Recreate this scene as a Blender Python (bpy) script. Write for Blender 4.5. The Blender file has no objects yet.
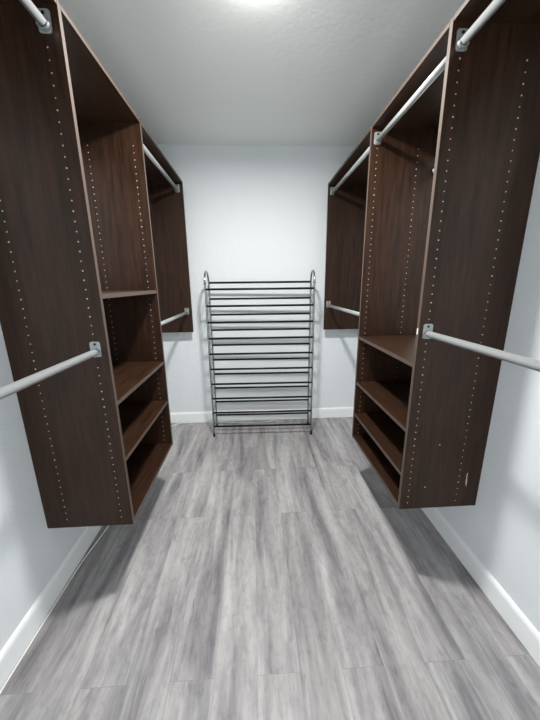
import bpy, bmesh, math, random
from mathutils import Vector, Matrix
random.seed(7)
S = bpy.context.scene
COL = S.collection

# ------------------------------------------------------------------ camera
yaw, pitch, roll, FPX = 0.0519, -0.2483, -0.0114, 301.75
F = Vector((math.sin(yaw)*math.cos(pitch), math.cos(yaw)*math.cos(pitch), math.sin(pitch)))
R = Vector((math.cos(yaw), -math.sin(yaw), 0)); U = R.cross(F)
R2 = R*math.cos(roll) + U*math.sin(roll); U2 = -R*math.sin(roll) + U*math.cos(roll)
cam_data = bpy.data.cameras.new('camera'); cam = bpy.data.objects.new('camera', cam_data); COL.objects.link(cam)
M = Matrix.Identity(4)
for i in range(3):
    M[i][0], M[i][1], M[i][2] = R2[i], U2[i], -F[i]
M.translation = Vector((-0.0226, 0, 1.3409))
cam.matrix_world = M
cam_data.sensor_fit = 'VERTICAL'; cam_data.sensor_height = 36; cam_data.sensor_width = 27
cam_data.lens = FPX/720*36; cam_data.clip_start = 0.02
S.camera = cam

# ------------------------------------------------------------------ world (soft fill light, added through an unseen doorway) and lamp
world = bpy.data.worlds.new('world'); S.world = world; world.use_nodes = True
bg = world.node_tree.nodes['Background']
bg.inputs[0].default_value = (0.93, 0.96, 1.0, 1); bg.inputs[1].default_value = 3.0

LX, LY = 0.02, 1.385
ld = bpy.data.lights.new('ceiling_lamp_light', 'AREA'); ld.shape = 'DISK'; ld.size = 0.15; ld.energy = 47
ld.color = (1.0, 0.985, 0.965)
lo = bpy.data.objects.new('ceiling_lamp_light', ld); lo.location = (LX, LY, 2.347); COL.objects.link(lo)

S.view_settings.view_transform = 'Standard'; S.view_settings.look = 'None'
S.view_settings.gamma = 1; S.view_settings.use_curve_mapping = False
S.view_settings.exposure = 0.0
S.cycles.diffuse_bounces = 8; S.cycles.max_bounces = 14

# ------------------------------------------------------------------ materials
def lin(c):
    return tuple(((v/255)/12.92 if v/255 <= .04045 else ((v/255+.055)/1.055)**2.4) for v in c) + (1,)

def new_mat(name, color, rough=.5, metal=0, spec=.5):
    m = bpy.data.materials.new(name); m.use_nodes = True
    b = m.node_tree.nodes['Principled BSDF']
    b.inputs['Base Color'].default_value = lin(color); b.inputs['Roughness'].default_value = rough
    b.inputs['Metallic'].default_value = metal; b.inputs['Specular IOR Level'].default_value = spec
    return m

def nd(m, typ, **kw):
    n = m.node_tree.nodes.new(typ)
    for k, v in kw.items():
        if k in n.inputs: n.inputs[k].default_value = v
        else: setattr(n, k, v)
    return n
def lk(m, a, b): m.node_tree.links.new(a, b)

def ramp(m, stops):
    r = m.node_tree.nodes.new('ShaderNodeValToRGB'); e = r.color_ramp.elements
    e[0].position, e[0].color = stops[0]; e[1].position, e[1].color = stops[-1]
    for p, c in stops[1:-1]:
        x = e.new(p); x.color = c
    return r

def plaster(name, color, bump=.25, scale=55, rough=.55, spec=.35):
    m = new_mat(name, color, rough, spec=spec); b = m.node_tree.nodes['Principled BSDF']
    tc = nd(m, 'ShaderNodeTexCoord')
    n1 = nd(m, 'ShaderNodeTexNoise', Scale=scale, Detail=3.0, Roughness=.55)
    n2 = nd(m, 'ShaderNodeTexNoise', Scale=scale*.28, Detail=2.0)
    lk(m, tc.outputs['Object'], n1.inputs['Vector']); lk(m, tc.outputs['Object'], n2.inputs['Vector'])
    add = nd(m, 'ShaderNodeMath', operation='ADD'); lk(m, n1.outputs[0], add.inputs[0]); lk(m, n2.outputs[0], add.inputs[1])
    bp = nd(m, 'ShaderNodeBump', Strength=bump, Distance=.006); lk(m, add.outputs[0], bp.inputs['Height'])
    lk(m, bp.outputs[0], b.inputs['Normal'])
    return m

def wood(name, stretch, dark, light, rough=.42):
    """dark brown laminate: long soft streaks along one axis plus fine pores"""
    m = new_mat(name, light, rough, spec=.28); b = m.node_tree.nodes['Principled BSDF']
    tc = nd(m, 'ShaderNodeTexCoord')
    mp = nd(m, 'ShaderNodeMapping'); mp.inputs['Scale'].default_value = stretch
    lk(m, tc.outputs['Object'], mp.inputs['Vector'])
    n1 = nd(m, 'ShaderNodeTexNoise', Scale=9.0, Detail=6.0, Roughness=.6, Distortion=.4)
    n2 = nd(m, 'ShaderNodeTexNoise', Scale=60.0, Detail=4.0, Roughness=.7)
    lk(m, mp.outputs[0], n1.inputs['Vector']); lk(m, mp.outputs[0], n2.inputs['Vector'])
    mx = nd(m, 'ShaderNodeMath', operation='MULTIPLY_ADD'); mx.inputs[1].default_value = .35
    lk(m, n2.outputs[0], mx.inputs[0]); lk(m, n1.outputs[0], mx.inputs[2])
    r = ramp(m, [(.5, lin(dark)), (.85, lin(light))]); lk(m, mx.outputs[0], r.inputs[0])
    lk(m, r.outputs[0], b.inputs['Base Color'])
    bp = nd(m, 'ShaderNodeBump', Strength=.08, Distance=.001); lk(m, n2.outputs[0], bp.inputs['Height']); lk(m, bp.outputs[0], b.inputs['Normal'])
    return m

M_WALL = plaster('wall_paint', (222, 227, 229), .30, 60)
M_CEIL = plaster('ceiling_paint', (236, 238, 235), .28, 42, .8, .2)
M_BASE = new_mat('baseboard_paint', (238, 241, 241), .35)
M_WOODV = wood('brown_laminate_upright', (7, 7, .55), (31, 18, 10), (56, 35, 22))
M_WOODH = wood('brown_laminate_shelf', (7, .55, 7), (31, 18, 10), (56, 35, 22))
M_EDGE = new_mat('brown_edge_banding', (80, 66, 57), .5)
M_HOLE = new_mat('bare_hole_rim', (196, 180, 160), .7)
M_CHIP = new_mat('bare_chip', (225, 215, 200), .8)
M_ROD = new_mat('painted_rod', (172, 175, 175), .3, .35)
M_FLANGE = new_mat('grey_flange', (160, 165, 166), .4, .45)
M_SCREW = new_mat('dark_screw', (45, 42, 40), .4, .6)
M_CHROME = new_mat('chrome', (165, 168, 172), .2, 1)
M_BAR = new_mat('black_bar', (12, 12, 14), .5, 0, .3)
M_RUBBER = new_mat('black_rubber', (18, 18, 19), .7)
M_CABLE = new_mat('white_cable', (232, 232, 226), .45)
M_FIX = new_mat('white_enamel', (235, 235, 232), .4)
M_DOOR = new_mat('white_trim', (232, 234, 234), .4)
M_GLOW = new_mat('glowing_glass', (255, 250, 240), .4)
_b = M_GLOW.node_tree.nodes['Principled BSDF']; _b.inputs['Emission Color'].default_value = (1, .985, .965, 1); _b.inputs['Emission Strength'].default_value = 38

def floor_material():
    m = new_mat('grey_vinyl_plank', (165, 163, 163), .42, spec=.4); b = m.node_tree.nodes['Principled BSDF']
    tc = nd(m, 'ShaderNodeTexCoord')
    rot = nd(m, 'ShaderNodeMapping'); rot.inputs['Rotation'].default_value = (0, 0, math.pi/2)
    rot.inputs['Location'].default_value = (.31, .04, 0)
    lk(m, tc.outputs['Object'], rot.inputs['Vector'])
    br = nd(m, 'ShaderNodeTexBrick'); br.offset = .37; br.offset_frequency = 2
    br.inputs['Color1'].default_value = (0, 0, 0, 1); br.inputs['Color2'].default_value = (1, 1, 1, 1); br.inputs['Mortar'].default_value = (.5, .5, .5, 1)
    br.inputs['Scale'].default_value = 1; br.inputs['Mortar Size'].default_value = .0006; br.inputs['Mortar Smooth'].default_value = .3
    br.inputs['Brick Width'].default_value = 1.22; br.inputs['Row Height'].default_value = .152
    lk(m, rot.outputs[0], br.inputs['Vector'])
    # each plank gets its own slice of the grain
    sx = nd(m, 'ShaderNodeSeparateXYZ'); lk(m, tc.outputs['Object'], sx.inputs[0])
    off = nd(m, 'ShaderNodeMath', operation='MULTIPLY'); off.inputs[1].default_value = 7.3; lk(m, br.outputs['Color'], off.inputs[0])
    cx = nd(m, 'ShaderNodeCombineXYZ'); lk(m, sx.outputs[0], cx.inputs[0]); lk(m, sx.outputs[1], cx.inputs[1]); lk(m, off.outputs[0], cx.inputs[2])
    def streak(sx_, sy_, sc, det, dist=0.0):
        mp = nd(m, 'ShaderNodeMapping'); mp.inputs['Scale'].default_value = (sx_, sy_, 1); lk(m, cx.outputs[0], mp.inputs['Vector'])
        n = nd(m, 'ShaderNodeTexNoise', Scale=sc, Detail=det, Roughness=.6, Distortion=dist); lk(m, mp.outputs[0], n.inputs['Vector']); return n
    broad = streak(13, 1.5, 1.0, 5.0, .5)
    fine = streak(75, 7.0, 1.0, 6.0, .3)
    knots = streak(14, 5, 1.0, 3.0, 1.2)
    r1 = ramp(m, [(.30, lin((108, 106, 109))), (.43, lin((141, 139, 140))), (.57, lin((166, 164, 163))), (.72, lin((186, 185, 184)))]); lk(m, broad.outputs[0], r1.inputs[0])
    r2 = ramp(m, [(.30, (.72, .71, .71, 1)), (.5, (.98, .97, .96, 1)), (.72, (1.1, 1.1, 1.1, 1))]); lk(m, fine.outputs[0], r2.inputs[0])
    mul = nd(m, 'ShaderNodeMix', data_type='RGBA', blend_type='MULTIPLY'); mul.inputs[0].default_value = .5
    lk(m, r1.outputs[0], mul.inputs[6]); lk(m, r2.outputs[0], mul.inputs[7])
    r3 = ramp(m, [(.30, (.72, .72, .73, 1)), (.40, (1, 1, 1, 1))]); lk(m, knots.outputs[0], r3.inputs[0])
    mul2 = nd(m, 'ShaderNodeMix', data_type='RGBA', blend_type='MULTIPLY'); mul2.inputs[0].default_value = .7
    lk(m, mul.outputs[2], mul2.inputs[6]); lk(m, r3.outputs[0], mul2.inputs[7])
    mot = streak(34, 20, 1.0, 8.0, .8)
    r4 = ramp(m, [(.30, (.74, .73, .74, 1)), (.48, (.98, .975, .975, 1)), (.68, (1.11, 1.11, 1.11, 1))]); lk(m, mot.outputs[0], r4.inputs[0])
    mulm = nd(m, 'ShaderNodeMix', data_type='RGBA', blend_type='MULTIPLY'); mulm.inputs[0].default_value = .65
    lk(m, mul2.outputs[2], mulm.inputs[6]); lk(m, r4.outputs[0], mulm.inputs[7])
    crk = streak(42, 9, 1.0, 2.0, 1.5)
    r5 = ramp(m, [(.24, (.62, .62, .64, 1)), (.32, (1, 1, 1, 1))]); lk(m, crk.outputs[0], r5.inputs[0])
    mulc = nd(m, 'ShaderNodeMix', data_type='RGBA', blend_type='MULTIPLY'); mulc.inputs[0].default_value = .7
    lk(m, mulm.outputs[2], mulc.inputs[6]); lk(m, r5.outputs[0], mulc.inputs[7]); mul2 = mulc
    # plank to plank tone and seams
    pr = ramp(m, [(0, (.90, .89, .89, 1)), (1, (1.04, 1.04, 1.05, 1))]); lk(m, br.outputs['Color'], pr.inputs[0])
    mul3 = nd(m, 'ShaderNodeMix', data_type='RGBA', blend_type='MULTIPLY'); mul3.inputs[0].default_value = 1
    lk(m, mul2.outputs[2], mul3.inputs[6]); lk(m, pr.outputs[0], mul3.inputs[7])
    seam = nd(m, 'ShaderNodeMix', data_type='RGBA'); lk(m, br.outputs['Fac'], seam.inputs[0])
    lk(m, mul3.outputs[2], seam.inputs[6]); seam.inputs[7].default_value = lin((122, 121, 121))
    lk(m, seam.outputs[2], b.inputs['Base Color'])
    bp = nd(m, 'ShaderNodeBump', Strength=.12, Distance=.001); lk(m, fine.outputs[0], bp.inputs['Height']); lk(m, bp.outputs[0], b.inputs['Normal'])
    return m
M_FLOOR = floor_material()

# ------------------------------------------------------------------ mesh helpers (all shapes given in room coordinates)
def add_box(bm, x0, x1, y0, y1, z0, z1, bevel=0.0, seg=2, mat=0):
    t = bmesh.new(); bmesh.ops.create_cube(t, size=1)
    for v in t.verts:
        v.co = Vector(((x0+x1)/2 + v.co.x*abs(x1-x0), (y0+y1)/2 + v.co.y*abs(y1-y0), (z0+z1)/2 + v.co.z*abs(z1-z0)))
    if bevel: bmesh.ops.bevel(t, geom=t.edges[:], offset=bevel, segments=seg, affect='EDGES', profile=.5)
    for f in t.faces: f.material_index = mat
    me = bpy.data.meshes.new('tmp'); t.to_mesh(me); t.free(); bm.from_mesh(me); bpy.data.meshes.remove(me)

def add_tube(bm, pts, r, seg=16, mat=0, cap=True):
    pts = [Vector(p) for p in pts]; rings = []
    ref = None
    for i, p in enumerate(pts):
        d = (pts[min(i+1, len(pts)-1)] - pts[max(i-1, 0)]).normalized()
        if ref is None: ref = Vector((0, 0, 1)) if abs(d.z) < .9 else Vector((1, 0, 0))
        a = (ref - d*ref.dot(d)).normalized(); ref = a; b = d.cross(a)
        rr = r[i] if isinstance(r, (list, tuple)) else r
        rings.append([bm.verts.new(p + (a*math.cos(2*math.pi*k/seg) + b*math.sin(2*math.pi*k/seg))*rr) for k in range(seg)])
    for i in range(len(rings)-1):
        for k in range(seg):
            f = bm.faces.new((rings[i][k], rings[i][(k+1) % seg], rings[i+1][(k+1) % seg], rings[i+1][k])); f.smooth = True; f.material_index = mat
    if cap:
        f = bm.faces.new(rings[0][::-1]); f.material_index = mat
        f = bm.faces.new(rings[-1]); f.material_index = mat

def add_rounded_plate(bm, cx, cz, w, h, y0, y1, rad=.008, mat=0):
    out = []
    for sx, sz, a0 in ((1, 1, 0), (-1, 1, 90), (-1, -1, 180), (1, -1, 270)):
        for k in range(6):
            a = math.radians(a0 + 18*k)
            out.append((cx + sx*(w/2-rad) + math.cos(a)*rad, cz + sz*(h/2-rad) + math.sin(a)*rad))
    A = [bm.verts.new((x, y0, z)) for x, z in out]; B = [bm.verts.new((x, y1, z)) for x, z in out]
    n = len(out)
    fs = [bm.faces.new(A), bm.faces.new(B[::-1])] + [bm.faces.new((A[(i+1) % n], A[i], B[i], B[(i+1) % n])) for i in range(n)]
    for f in fs: f.material_index = mat

def add_disc(bm, x, y, z, r, ny, mat, seg=8):
    c = [bm.verts.new((x + r*math.cos(2*math.pi*k/seg), y, z + r*math.sin(2*math.pi*k/seg))) for k in range(seg)]
    b = [bm.verts.new((v.co.x, y - ny*.0006, v.co.z)) for v in c]
    bm.faces.new(c).material_index = mat
    for k in range(seg): bm.faces.new((c[k], c[(k+1) % seg], b[(k+1) % seg], b[k])).material_index = mat

def add_profile(bm, prof, p0, p1, inward):
    """sweep a (distance from wall, height) outline from p0 to p1"""
    inward = Vector(inward)
    A = [bm.verts.new(Vector(p0) + inward*d + Vector((0, 0, z))) for d, z in prof]
    B = [bm.verts.new(Vector(p1) + inward*d + Vector((0, 0, z))) for d, z in prof]
    n = len(prof)
    for i in range(n): bm.faces.new((A[i], A[(i+1) % n], B[(i+1) % n], B[i]))
    bm.faces.new(A[::-1]); bm.faces.new(B)

def part(name, bm, mats, parent=None):
    bmesh.ops.recalc_face_normals(bm, faces=bm.faces[:])
    me = bpy.data.meshes.new(name)
    loc = Vector((0, 0, 0)); p = parent
    while p: loc += p.location; p = p.parent
    bmesh.ops.translate(bm, vec=-loc, verts=bm.verts[:])
    bm.to_mesh(me); bm.free()
    for m in (mats if isinstance(mats, (list, tuple)) else [mats]): me.materials.append(m)
    o = bpy.data.objects.new(name, me); COL.objects.link(o)
    if parent: o.parent = parent
    return o

def struct(name, bm, mats):
    o = part(name, bm, mats); o['kind'] = 'structure'; return o

def tag(o, label, cat, group=None):
    o['label'] = label; o['category'] = cat
    if group: o['group'] = group
    return o

def thing(name, loc, label, cat, group=None):
    o = bpy.data.objects.new(name, None); COL.objects.link(o); o.location = loc; o.empty_display_size = .1
    return tag(o, label, cat, group)

# ------------------------------------------------------------------ room shell
XL, XR, YB, YF, H = -.934, .981, 2.832, -.60, 2.44
def shell(name, box, mat):
    b = bmesh.new(); add_box(b, *box); return struct(name, b, mat)
shell('floor', (XL-.1, XR+.1, YF-.1, YB+.1, -.1, 0), M_FLOOR)
shell('ceiling', (XL-.1, XR+.1, YF-.1, YB+.1, H, H+.1), M_CEIL)
shell('wall_left', (XL-.1, XL, YF-.1, YB+.1, 0, H), M_WALL)
shell('wall_right', (XR, XR+.1, YF-.1, YB+.1, 0, H), M_WALL)
shell('wall_back', (XL, XR, YB, YB+.1, 0, H), M_WALL)
# front wall (behind the camera) with a doorway added to admit the fill
DX0, DX1, DZ = -.46, .50, 2.05
b = bmesh.new()
add_box(b, XL, DX0, YF-.1, YF, 0, H); add_box(b, DX1, XR, YF-.1, YF, 0, H); add_box(b, DX0, DX1, YF-.1, YF, DZ, H)
struct('wall_front', b, M_WALL)
b = bmesh.new()
add_box(b, DX0-.06, DX0, YF, YF+.015, 0, DZ+.06, .002); add_box(b, DX1, DX1+.06, YF, YF+.015, 0, DZ+.06, .002)
add_box(b, DX0, DX1, YF, YF+.015, DZ, DZ+.06, .002)
struct('trim_1', b, M_DOOR)

BT, BH = .013, .105
prof = [(0, 0), (BT, 0), (BT, BH-.022), (BT-.001, BH-.014), (BT-.004, BH-.007), (BT-.008, BH-.002), (.002, BH), (0, BH)]
b = bmesh.new(); add_profile(b, prof, (XL, YF, 0), (XL, YB, 0), (1, 0, 0)); struct('baseboard_left', b, M_BASE)
b = bmesh.new(); add_profile(b, prof, (XR, YF, 0), (XR, YB, 0), (-1, 0, 0)); struct('baseboard_right', b, M_BASE)
b = bmesh.new(); add_profile(b, prof, (XL+BT, YB, 0), (XR-BT, YB, 0), (0, -1, 0)); struct('baseboard_back', b, M_BASE)

# ------------------------------------------------------------------ closet system
T = .019
Y1, Y2, Y3 = 1.136, 1.800, 2.740
TOP = 2.150      # the right side hangs a touch lower
TT = .016
def top_of(s): return 2.150 if s < 0 else 2.141
def side_vals(s):
    return (XL, -.572, -.617, -.845) if s < 0 else (XR, .620, .655, .880)

def wood_box(b, s, xw, xf, y0, y1, z0, z1):
    """panel from the wall (xw) to its front edge (xf); the front edge carries a banding strip"""
    add_box(b, min(xw, xf), max(xw, xf), y0, y1, z0, z1, .0008, 1, 0)
    for f in b.faces:
        if f.normal.x*(-s) > .9: f.material_index = 1
def panel(name, s, xf, xw, y0, y1, z0, z1, parent, rows=(), faces=(), mat=None, skip=()):
    b = bmesh.new(); wood_box(b, s, xw, xf, y0, y1, z0, z1)
    b.normal_update()
    for f in b.faces:
        f.material_index = 1 if f.normal.x*(-s) > .9 else 0
    for x in rows:
        z = 2.031
        while z > z0 + .02:
            if x != rows[0] or not any(abs(z-a) < h for a, h in skip):
                for yy, ny in faces:
                    add_disc(b, x + random.uniform(-.0004, .0004), yy + ny*.0004, z, random.choice((.0021, .0024, .0024, .0028)), ny, 2)
            z -= .032
    return part(name, b, [mat or M_WOODV, M_EDGE, M_HOLE], parent)

def tower(s, zb, shelves, label):
    TOP = top_of(s)
    xw, xf, r1, r2 = side_vals(s)
    t = thing('closet_tower', ((xw+xf)/2, (Y1+Y2+T)/2, zb), label, 'shelving', 'dark brown shelf towers hung on the side walls')
    near = panel('side_panel', s, xf, xw, Y1, Y1+T, zb, TOP, t, (r1, r2), ((Y1, -1), (Y1+T, 1)), skip=[(1.145 if s > 0 else 1.10, .042)])
    far = panel('side_panel', s, xf, xw, Y2, Y2+T, zb, TOP, t, (r1, r2), ((Y2, -1), (Y2+T, 1)))
    e = s*(-.0)
    b = bmesh.new(); add_box(b, min(xw, xf), max(xw, xf), Y1+T, Y2, TOP-TT, TOP-.0005, .0008, 1)
    b.normal_update()
    for f in b.faces: f.material_index = 1 if f.normal.x*(-s) > .9 else 0
    part('top_panel', b, [M_WOODH, M_EDGE], t)
    for z in shelves:
        b = bmesh.new(); add_box(b, min(xw, xf+s*.002), max(xw, xf+s*.002), Y1+T, Y2, z-T, z, .0008, 1)
        b.normal_update()
        for f in b.faces: f.material_index = 1 if f.normal.x*(-s) > .9 else 0
        part('shelf', b, [M_WOODH, M_EDGE], t)
    b = bmesh.new(); add_box(b, min(xw, xf+s*.001), max(xw, xf+s*.001), Y1+T, Y2, zb, zb+T, .0008, 1)
    b.normal_update()
    for f in b.faces: f.material_index = 1 if f.normal.x*(-s) > .9 else 0
    part('bottom_panel', b, [M_WOODH, M_EDGE], t)
    return t, near

tl, near_l = tower(-1, .325, (1.312, .893, .640), 'dark brown shelf tower on left wall with three shelves, the upper one high')
tr, near_r = tower(1, .334, (1.020, .728, .512), 'dark brown shelf tower on right wall with hanging rod above three low shelves')

# wear marks on the near side of the right tower
b = bmesh.new()
add_box(b, .915, .9175, Y1-.0005, Y1+.001, .452, .508); add_box(b, .9185, .920, Y1-.0005, Y1+.001, .44, .475)
sc = part('scratch', b, M_CHIP, near_r); sc['label'] = 'white scratch'
for x, z in ((.769, .655), (.728, .445)):
    b = bmesh.new(); add_disc(b, x, Y1-.0004, z, .0028, -1, 0); c_ = part('nail_hole', b, M_HOLE, near_r)
b = bmesh.new(); add_box(b, .6188, .622, Y1+.006, Y1+.0145, 1.140, 1.163, .0006, 1)
c_ = part('chip', b, M_CHIP, near_r); c_['label'] = 'white chip on the front edge'

def top_shelf(s, y0, y1, label):
    TOP = top_of(s)
    xw, xf, *_ = side_vals(s)
    b = bmesh.new(); add_box(b, min(xw, xf), max(xw, xf), y0, y1, TOP-TT, TOP-.0005, .0008, 1); b.normal_update()
    for f in b.faces: f.material_index = 1 if f.normal.x*(-s) > .9 else 0
    o = part('top_shelf', b, [M_WOODH, M_EDGE]); tag(o, label, 'shelf', 'top shelves over the hanging rods')
def end_panel(s, label):
    TOP = top_of(s)
    xw, xf, *_ = side_vals(s)
    o = panel('end_panel', s, xf, xw, Y3, Y3+T, .922, TOP, None)
    tag(o, label, 'panel', 'short end panels near the back wall')

top_shelf(-1, Y2+T, Y3, 'dark brown top shelf beyond the left tower, above the rear rods')
top_shelf(1, Y2+T, Y3, 'dark brown top shelf beyond the right tower, above the rear rods')
top_shelf(-1, YF, Y1, 'dark brown top shelf above the near left rod, at the upper left corner')
top_shelf(1, YF, Y1, 'dark brown top shelf above the near right rod, at the upper right corner')
end_panel(-1, 'short dark brown hanging panel on left wall, just before the back wall')
end_panel(1, 'short dark brown hanging panel on right wall, just before the back wall')

# ------------------------------------------------------------------ hanging rods
def flange(x, z, yface, ny, parent, merged=False):
    """plate screwed to a panel: ny = direction away from the panel"""
    b = bmesh.new()
    add_rounded_plate(b, x, z+.010, .038, .058, yface, yface+ny*.003)
    # open cup that carries the rod end
    n = 20; ro, ri = .0175, .0135
    def ring(r, y): return [b.verts.new((x + r*math.cos(math.pi + math.pi*k/n), y, z + r*math.sin(math.pi + math.pi*k/n))) for k in range(n+1)]
    a, c, d, e = ring(ro, yface+ny*.003), ring(ro, yface+ny*.016), ring(ri, yface+ny*.016), ring(ri, yface+ny*.003)
    for P, Q in ((a, c), (c, d), (d, e)):
        for k in range(n): b.faces.new((P[k], P[k+1], Q[k+1], Q[k]))
    for k in (0, n): b.faces.new((a[k], c[k], d[k], e[k]))
    if merged:      # third level already: the screw head stays in the flange's mesh
        n0 = len(b.faces); add_tube(b, [(x, yface+ny*.0028, z+.029), (x, yface+ny*.0048, z+.029)], .0048, 12, 1)
        return part('flange', b, [M_FLANGE, M_SCREW], parent)
    fl = part('flange', b, M_FLANGE, parent)
    b = bmesh.new(); add_tube(b, [(x, yface+ny*.0028, z+.029), (x, yface+ny*.0048, z+.029)], .0048, 12)
    part('screw', b, M_SCREW, fl)
    return fl

def rod(x, z, y0, y1, label, near_wall=False):
    t = thing('closet_rod', (x, (y0+y1)/2, z), label, 'closet rod', 'grey white hanging rods between the brown panels')
    b = bmesh.new(); add_tube(b, [(x, y0+.0032, z), (x, y1-.0032, z)], .0125, 24); part('pole', b, M_ROD, t)
    flange(x, z, y0, 1, t); flange(x, z, y1, -1, t)
    return t
xl, xr = -.614, .654
ZU, ZL, ZR, ZV = 2.083, 1.100, 1.143, 2.068
rod(xl, ZU, YF, Y1, 'upper hanging rod at top left, from near side of left tower towards the viewer')
rod(xl, ZL, YF, Y1, 'lower hanging rod from near side of left tower to the left picture edge')
rod(xl, ZU, Y2+T, Y3, 'upper hanging rod between the left tower and the left end panel')
rod(xl, ZL, Y2+T, Y3, 'lower hanging rod between the left tower and the left end panel')
rod(xr, ZV, YF, Y1, 'upper hanging rod at top right, from near side of right tower towards the viewer')
rod(xr, ZR, YF, Y1, 'lower hanging rod from near side of right tower to the right picture edge')
b = bmesh.new(); add_tube(b, [(xr, Y1+T+.0032, ZV), (xr, Y2-.0032, ZV)], .0125, 24); hr = part('hanging_rod', b, M_ROD, tr)
hr['label'] = 'grey white hanging rod'
flange(xr, ZV, Y1+T, 1, hr, True); flange(xr, ZV, Y2, -1, hr, True)
rod(xr, ZV, Y2+T, Y3, 'upper hanging rod between the right tower and the right end panel')
rod(xr, ZR, Y2+T, Y3, 'lower hanging rod between the right tower and the right end panel')
flange(.641, 1.727, Y1+T, 1, tr)

# ------------------------------------------------------------------ shoe rack
rack = thing('shoe_rack', (0.036, 2.60, 0), 'tall ten tier chrome shoe rack with black bars standing at the back wall', 'shoe rack')
W2 = .440; yfp, yrp = -.095, .085     # offsets of front and rear posts from the rack's centre
rx, ry = 0.036, 2.60
PR = .0078
for s in (-1, 1):
    x = rx + s*W2
    pts = [(x, ry+yfp-.006, .012), (x, ry+yfp, .10), (x, ry+yfp, .7), (x, ry+yfp, 1.345)]
    R_ = (yrp-yfp)/2
    pts += [(x, ry+yfp + R_ - R_*math.cos(math.radians(a)), 1.345 + .098*math.sin(math.radians(a))) for a in range(10, 180, 10)]
    pts += [(x, ry+yrp, 1.345), (x, ry+yrp, .7), (x, ry+yrp, .10), (x, ry+yrp+.004, .012)]
    b = bmesh.new(); add_tube(b, pts, PR, 14)
    # side rungs joining the two posts under each tier
    for k in range(10):
        zf = 1.290 - .1338*k; zr = 1.342 - .1362*k
        add_tube(b, [(x, ry+yfp, zf), (x, ry+yrp, zr)], .0030, 8)
    fr_ = part('side_frame', b, M_CHROME, rack)
    for yy in (ry+yfp-.006, ry+yrp+.004):
        b = bmesh.new(); add_tube(b, [(x, yy, 0), (x, yy, .004), (x, yy, .018), (x, yy, .022)], [.0105, .0115, .0105, .0085], 14); part('rubber_foot', b, M_RUBBER, fr_)
    for yy, z in ((ry+yfp, 1.352), (ry+yrp, 1.30)):
        b = bmesh.new(); add_tube(b, [(x, yy, z-.014), (x, yy, z+.014)], PR+.0022, 14); part('collar', b, M_CHROME, fr_)
for k in range(10):
    zf = 1.300 - .1338*k; zr = 1.352 - .1362*k
    for yy, z, w in ((ry+yfp, zf, W2), (ry+yrp, zr, W2)):
        b = bmesh.new(); add_tube(b, [(rx-w, yy, z), (rx+w, yy, z)], .0088, 12)
        part('bar', b, M_BAR, rack)
rack.rotation_euler.z = math.radians(-1.4)

# ------------------------------------------------------------------ cable on the floor
cr = .0034
cp = [(XL+BT+.007, YF+.05), (XL+BT+.007, .3), (XL+BT+.007, .9), (XL+BT+.009, 1.13), (-.909, 1.25), (-.896, 1.37), (-.884, 1.49), (-.872, 1.62), (-.852, 1.9), (-.846, 2.1), (-.852, 2.4), (-.862, 2.62), (-.845, 2.74), (-.79, 2.79), (-.72, 2.806), (-.55, 2.808), (-.36, 2.795), (-.15, 2.765), (.0, 2.755), (.10, 2.77)]
pts = [(x, y, cr) for x, y in cp] + [(.17, 2.795, .012), (.22, YB-BT-cr, .030), (.245, YB-BT-cr, .055), (.26, YB-BT-cr, .075)]
cu = [Vector(p) for p in pts]; dense = []
for i in range(len(cu)-1):
    p0, p1, p2, p3 = cu[max(i-1, 0)], cu[i], cu[i+1], cu[min(i+2, len(cu)-1)]
    for j in range(6):
        t_ = j/6
        q = .5*((2*p1) + (p2-p0)*t_ + (2*p0-5*p1+4*p2-p3)*t_*t_ + (3*p1-p0-3*p2+p3)*t_**3)
        q.z = max(q.z, cr); q.x = max(q.x, XL+BT+cr); q.y = min(q.y, YB-BT-cr); dense.append(q)
dense.append(cu[-1])
b = bmesh.new(); add_tube(b, dense, cr, 10)
tag(part('cable', b, M_CABLE), 'thin white cable running along the left baseboard and behind the shoe rack', 'cable')

# ------------------------------------------------------------------ ceiling lamp (just above the picture)
lamp = thing('ceiling_light', (LX, LY, H), 'round white flush ceiling light in the middle of the closet', 'light')
b = bmesh.new(); add_tube(b, [(LX, LY, H), (LX, LY, H-.022), (LX, LY, H-.030)], [.085, .085, .074], 32); part('base', b, M_FIX, lamp)
b = bmesh.new()
n = 8; add_tube(b, [(LX, LY, H-.030-.052*math.sin(math.pi/2*k/n)) for k in range(n+1)], [max(.070*math.cos(math.pi/2*k/n), .0015) for k in range(n+1)], 32)
part('glass_dome', b, M_GLOW, lamp)
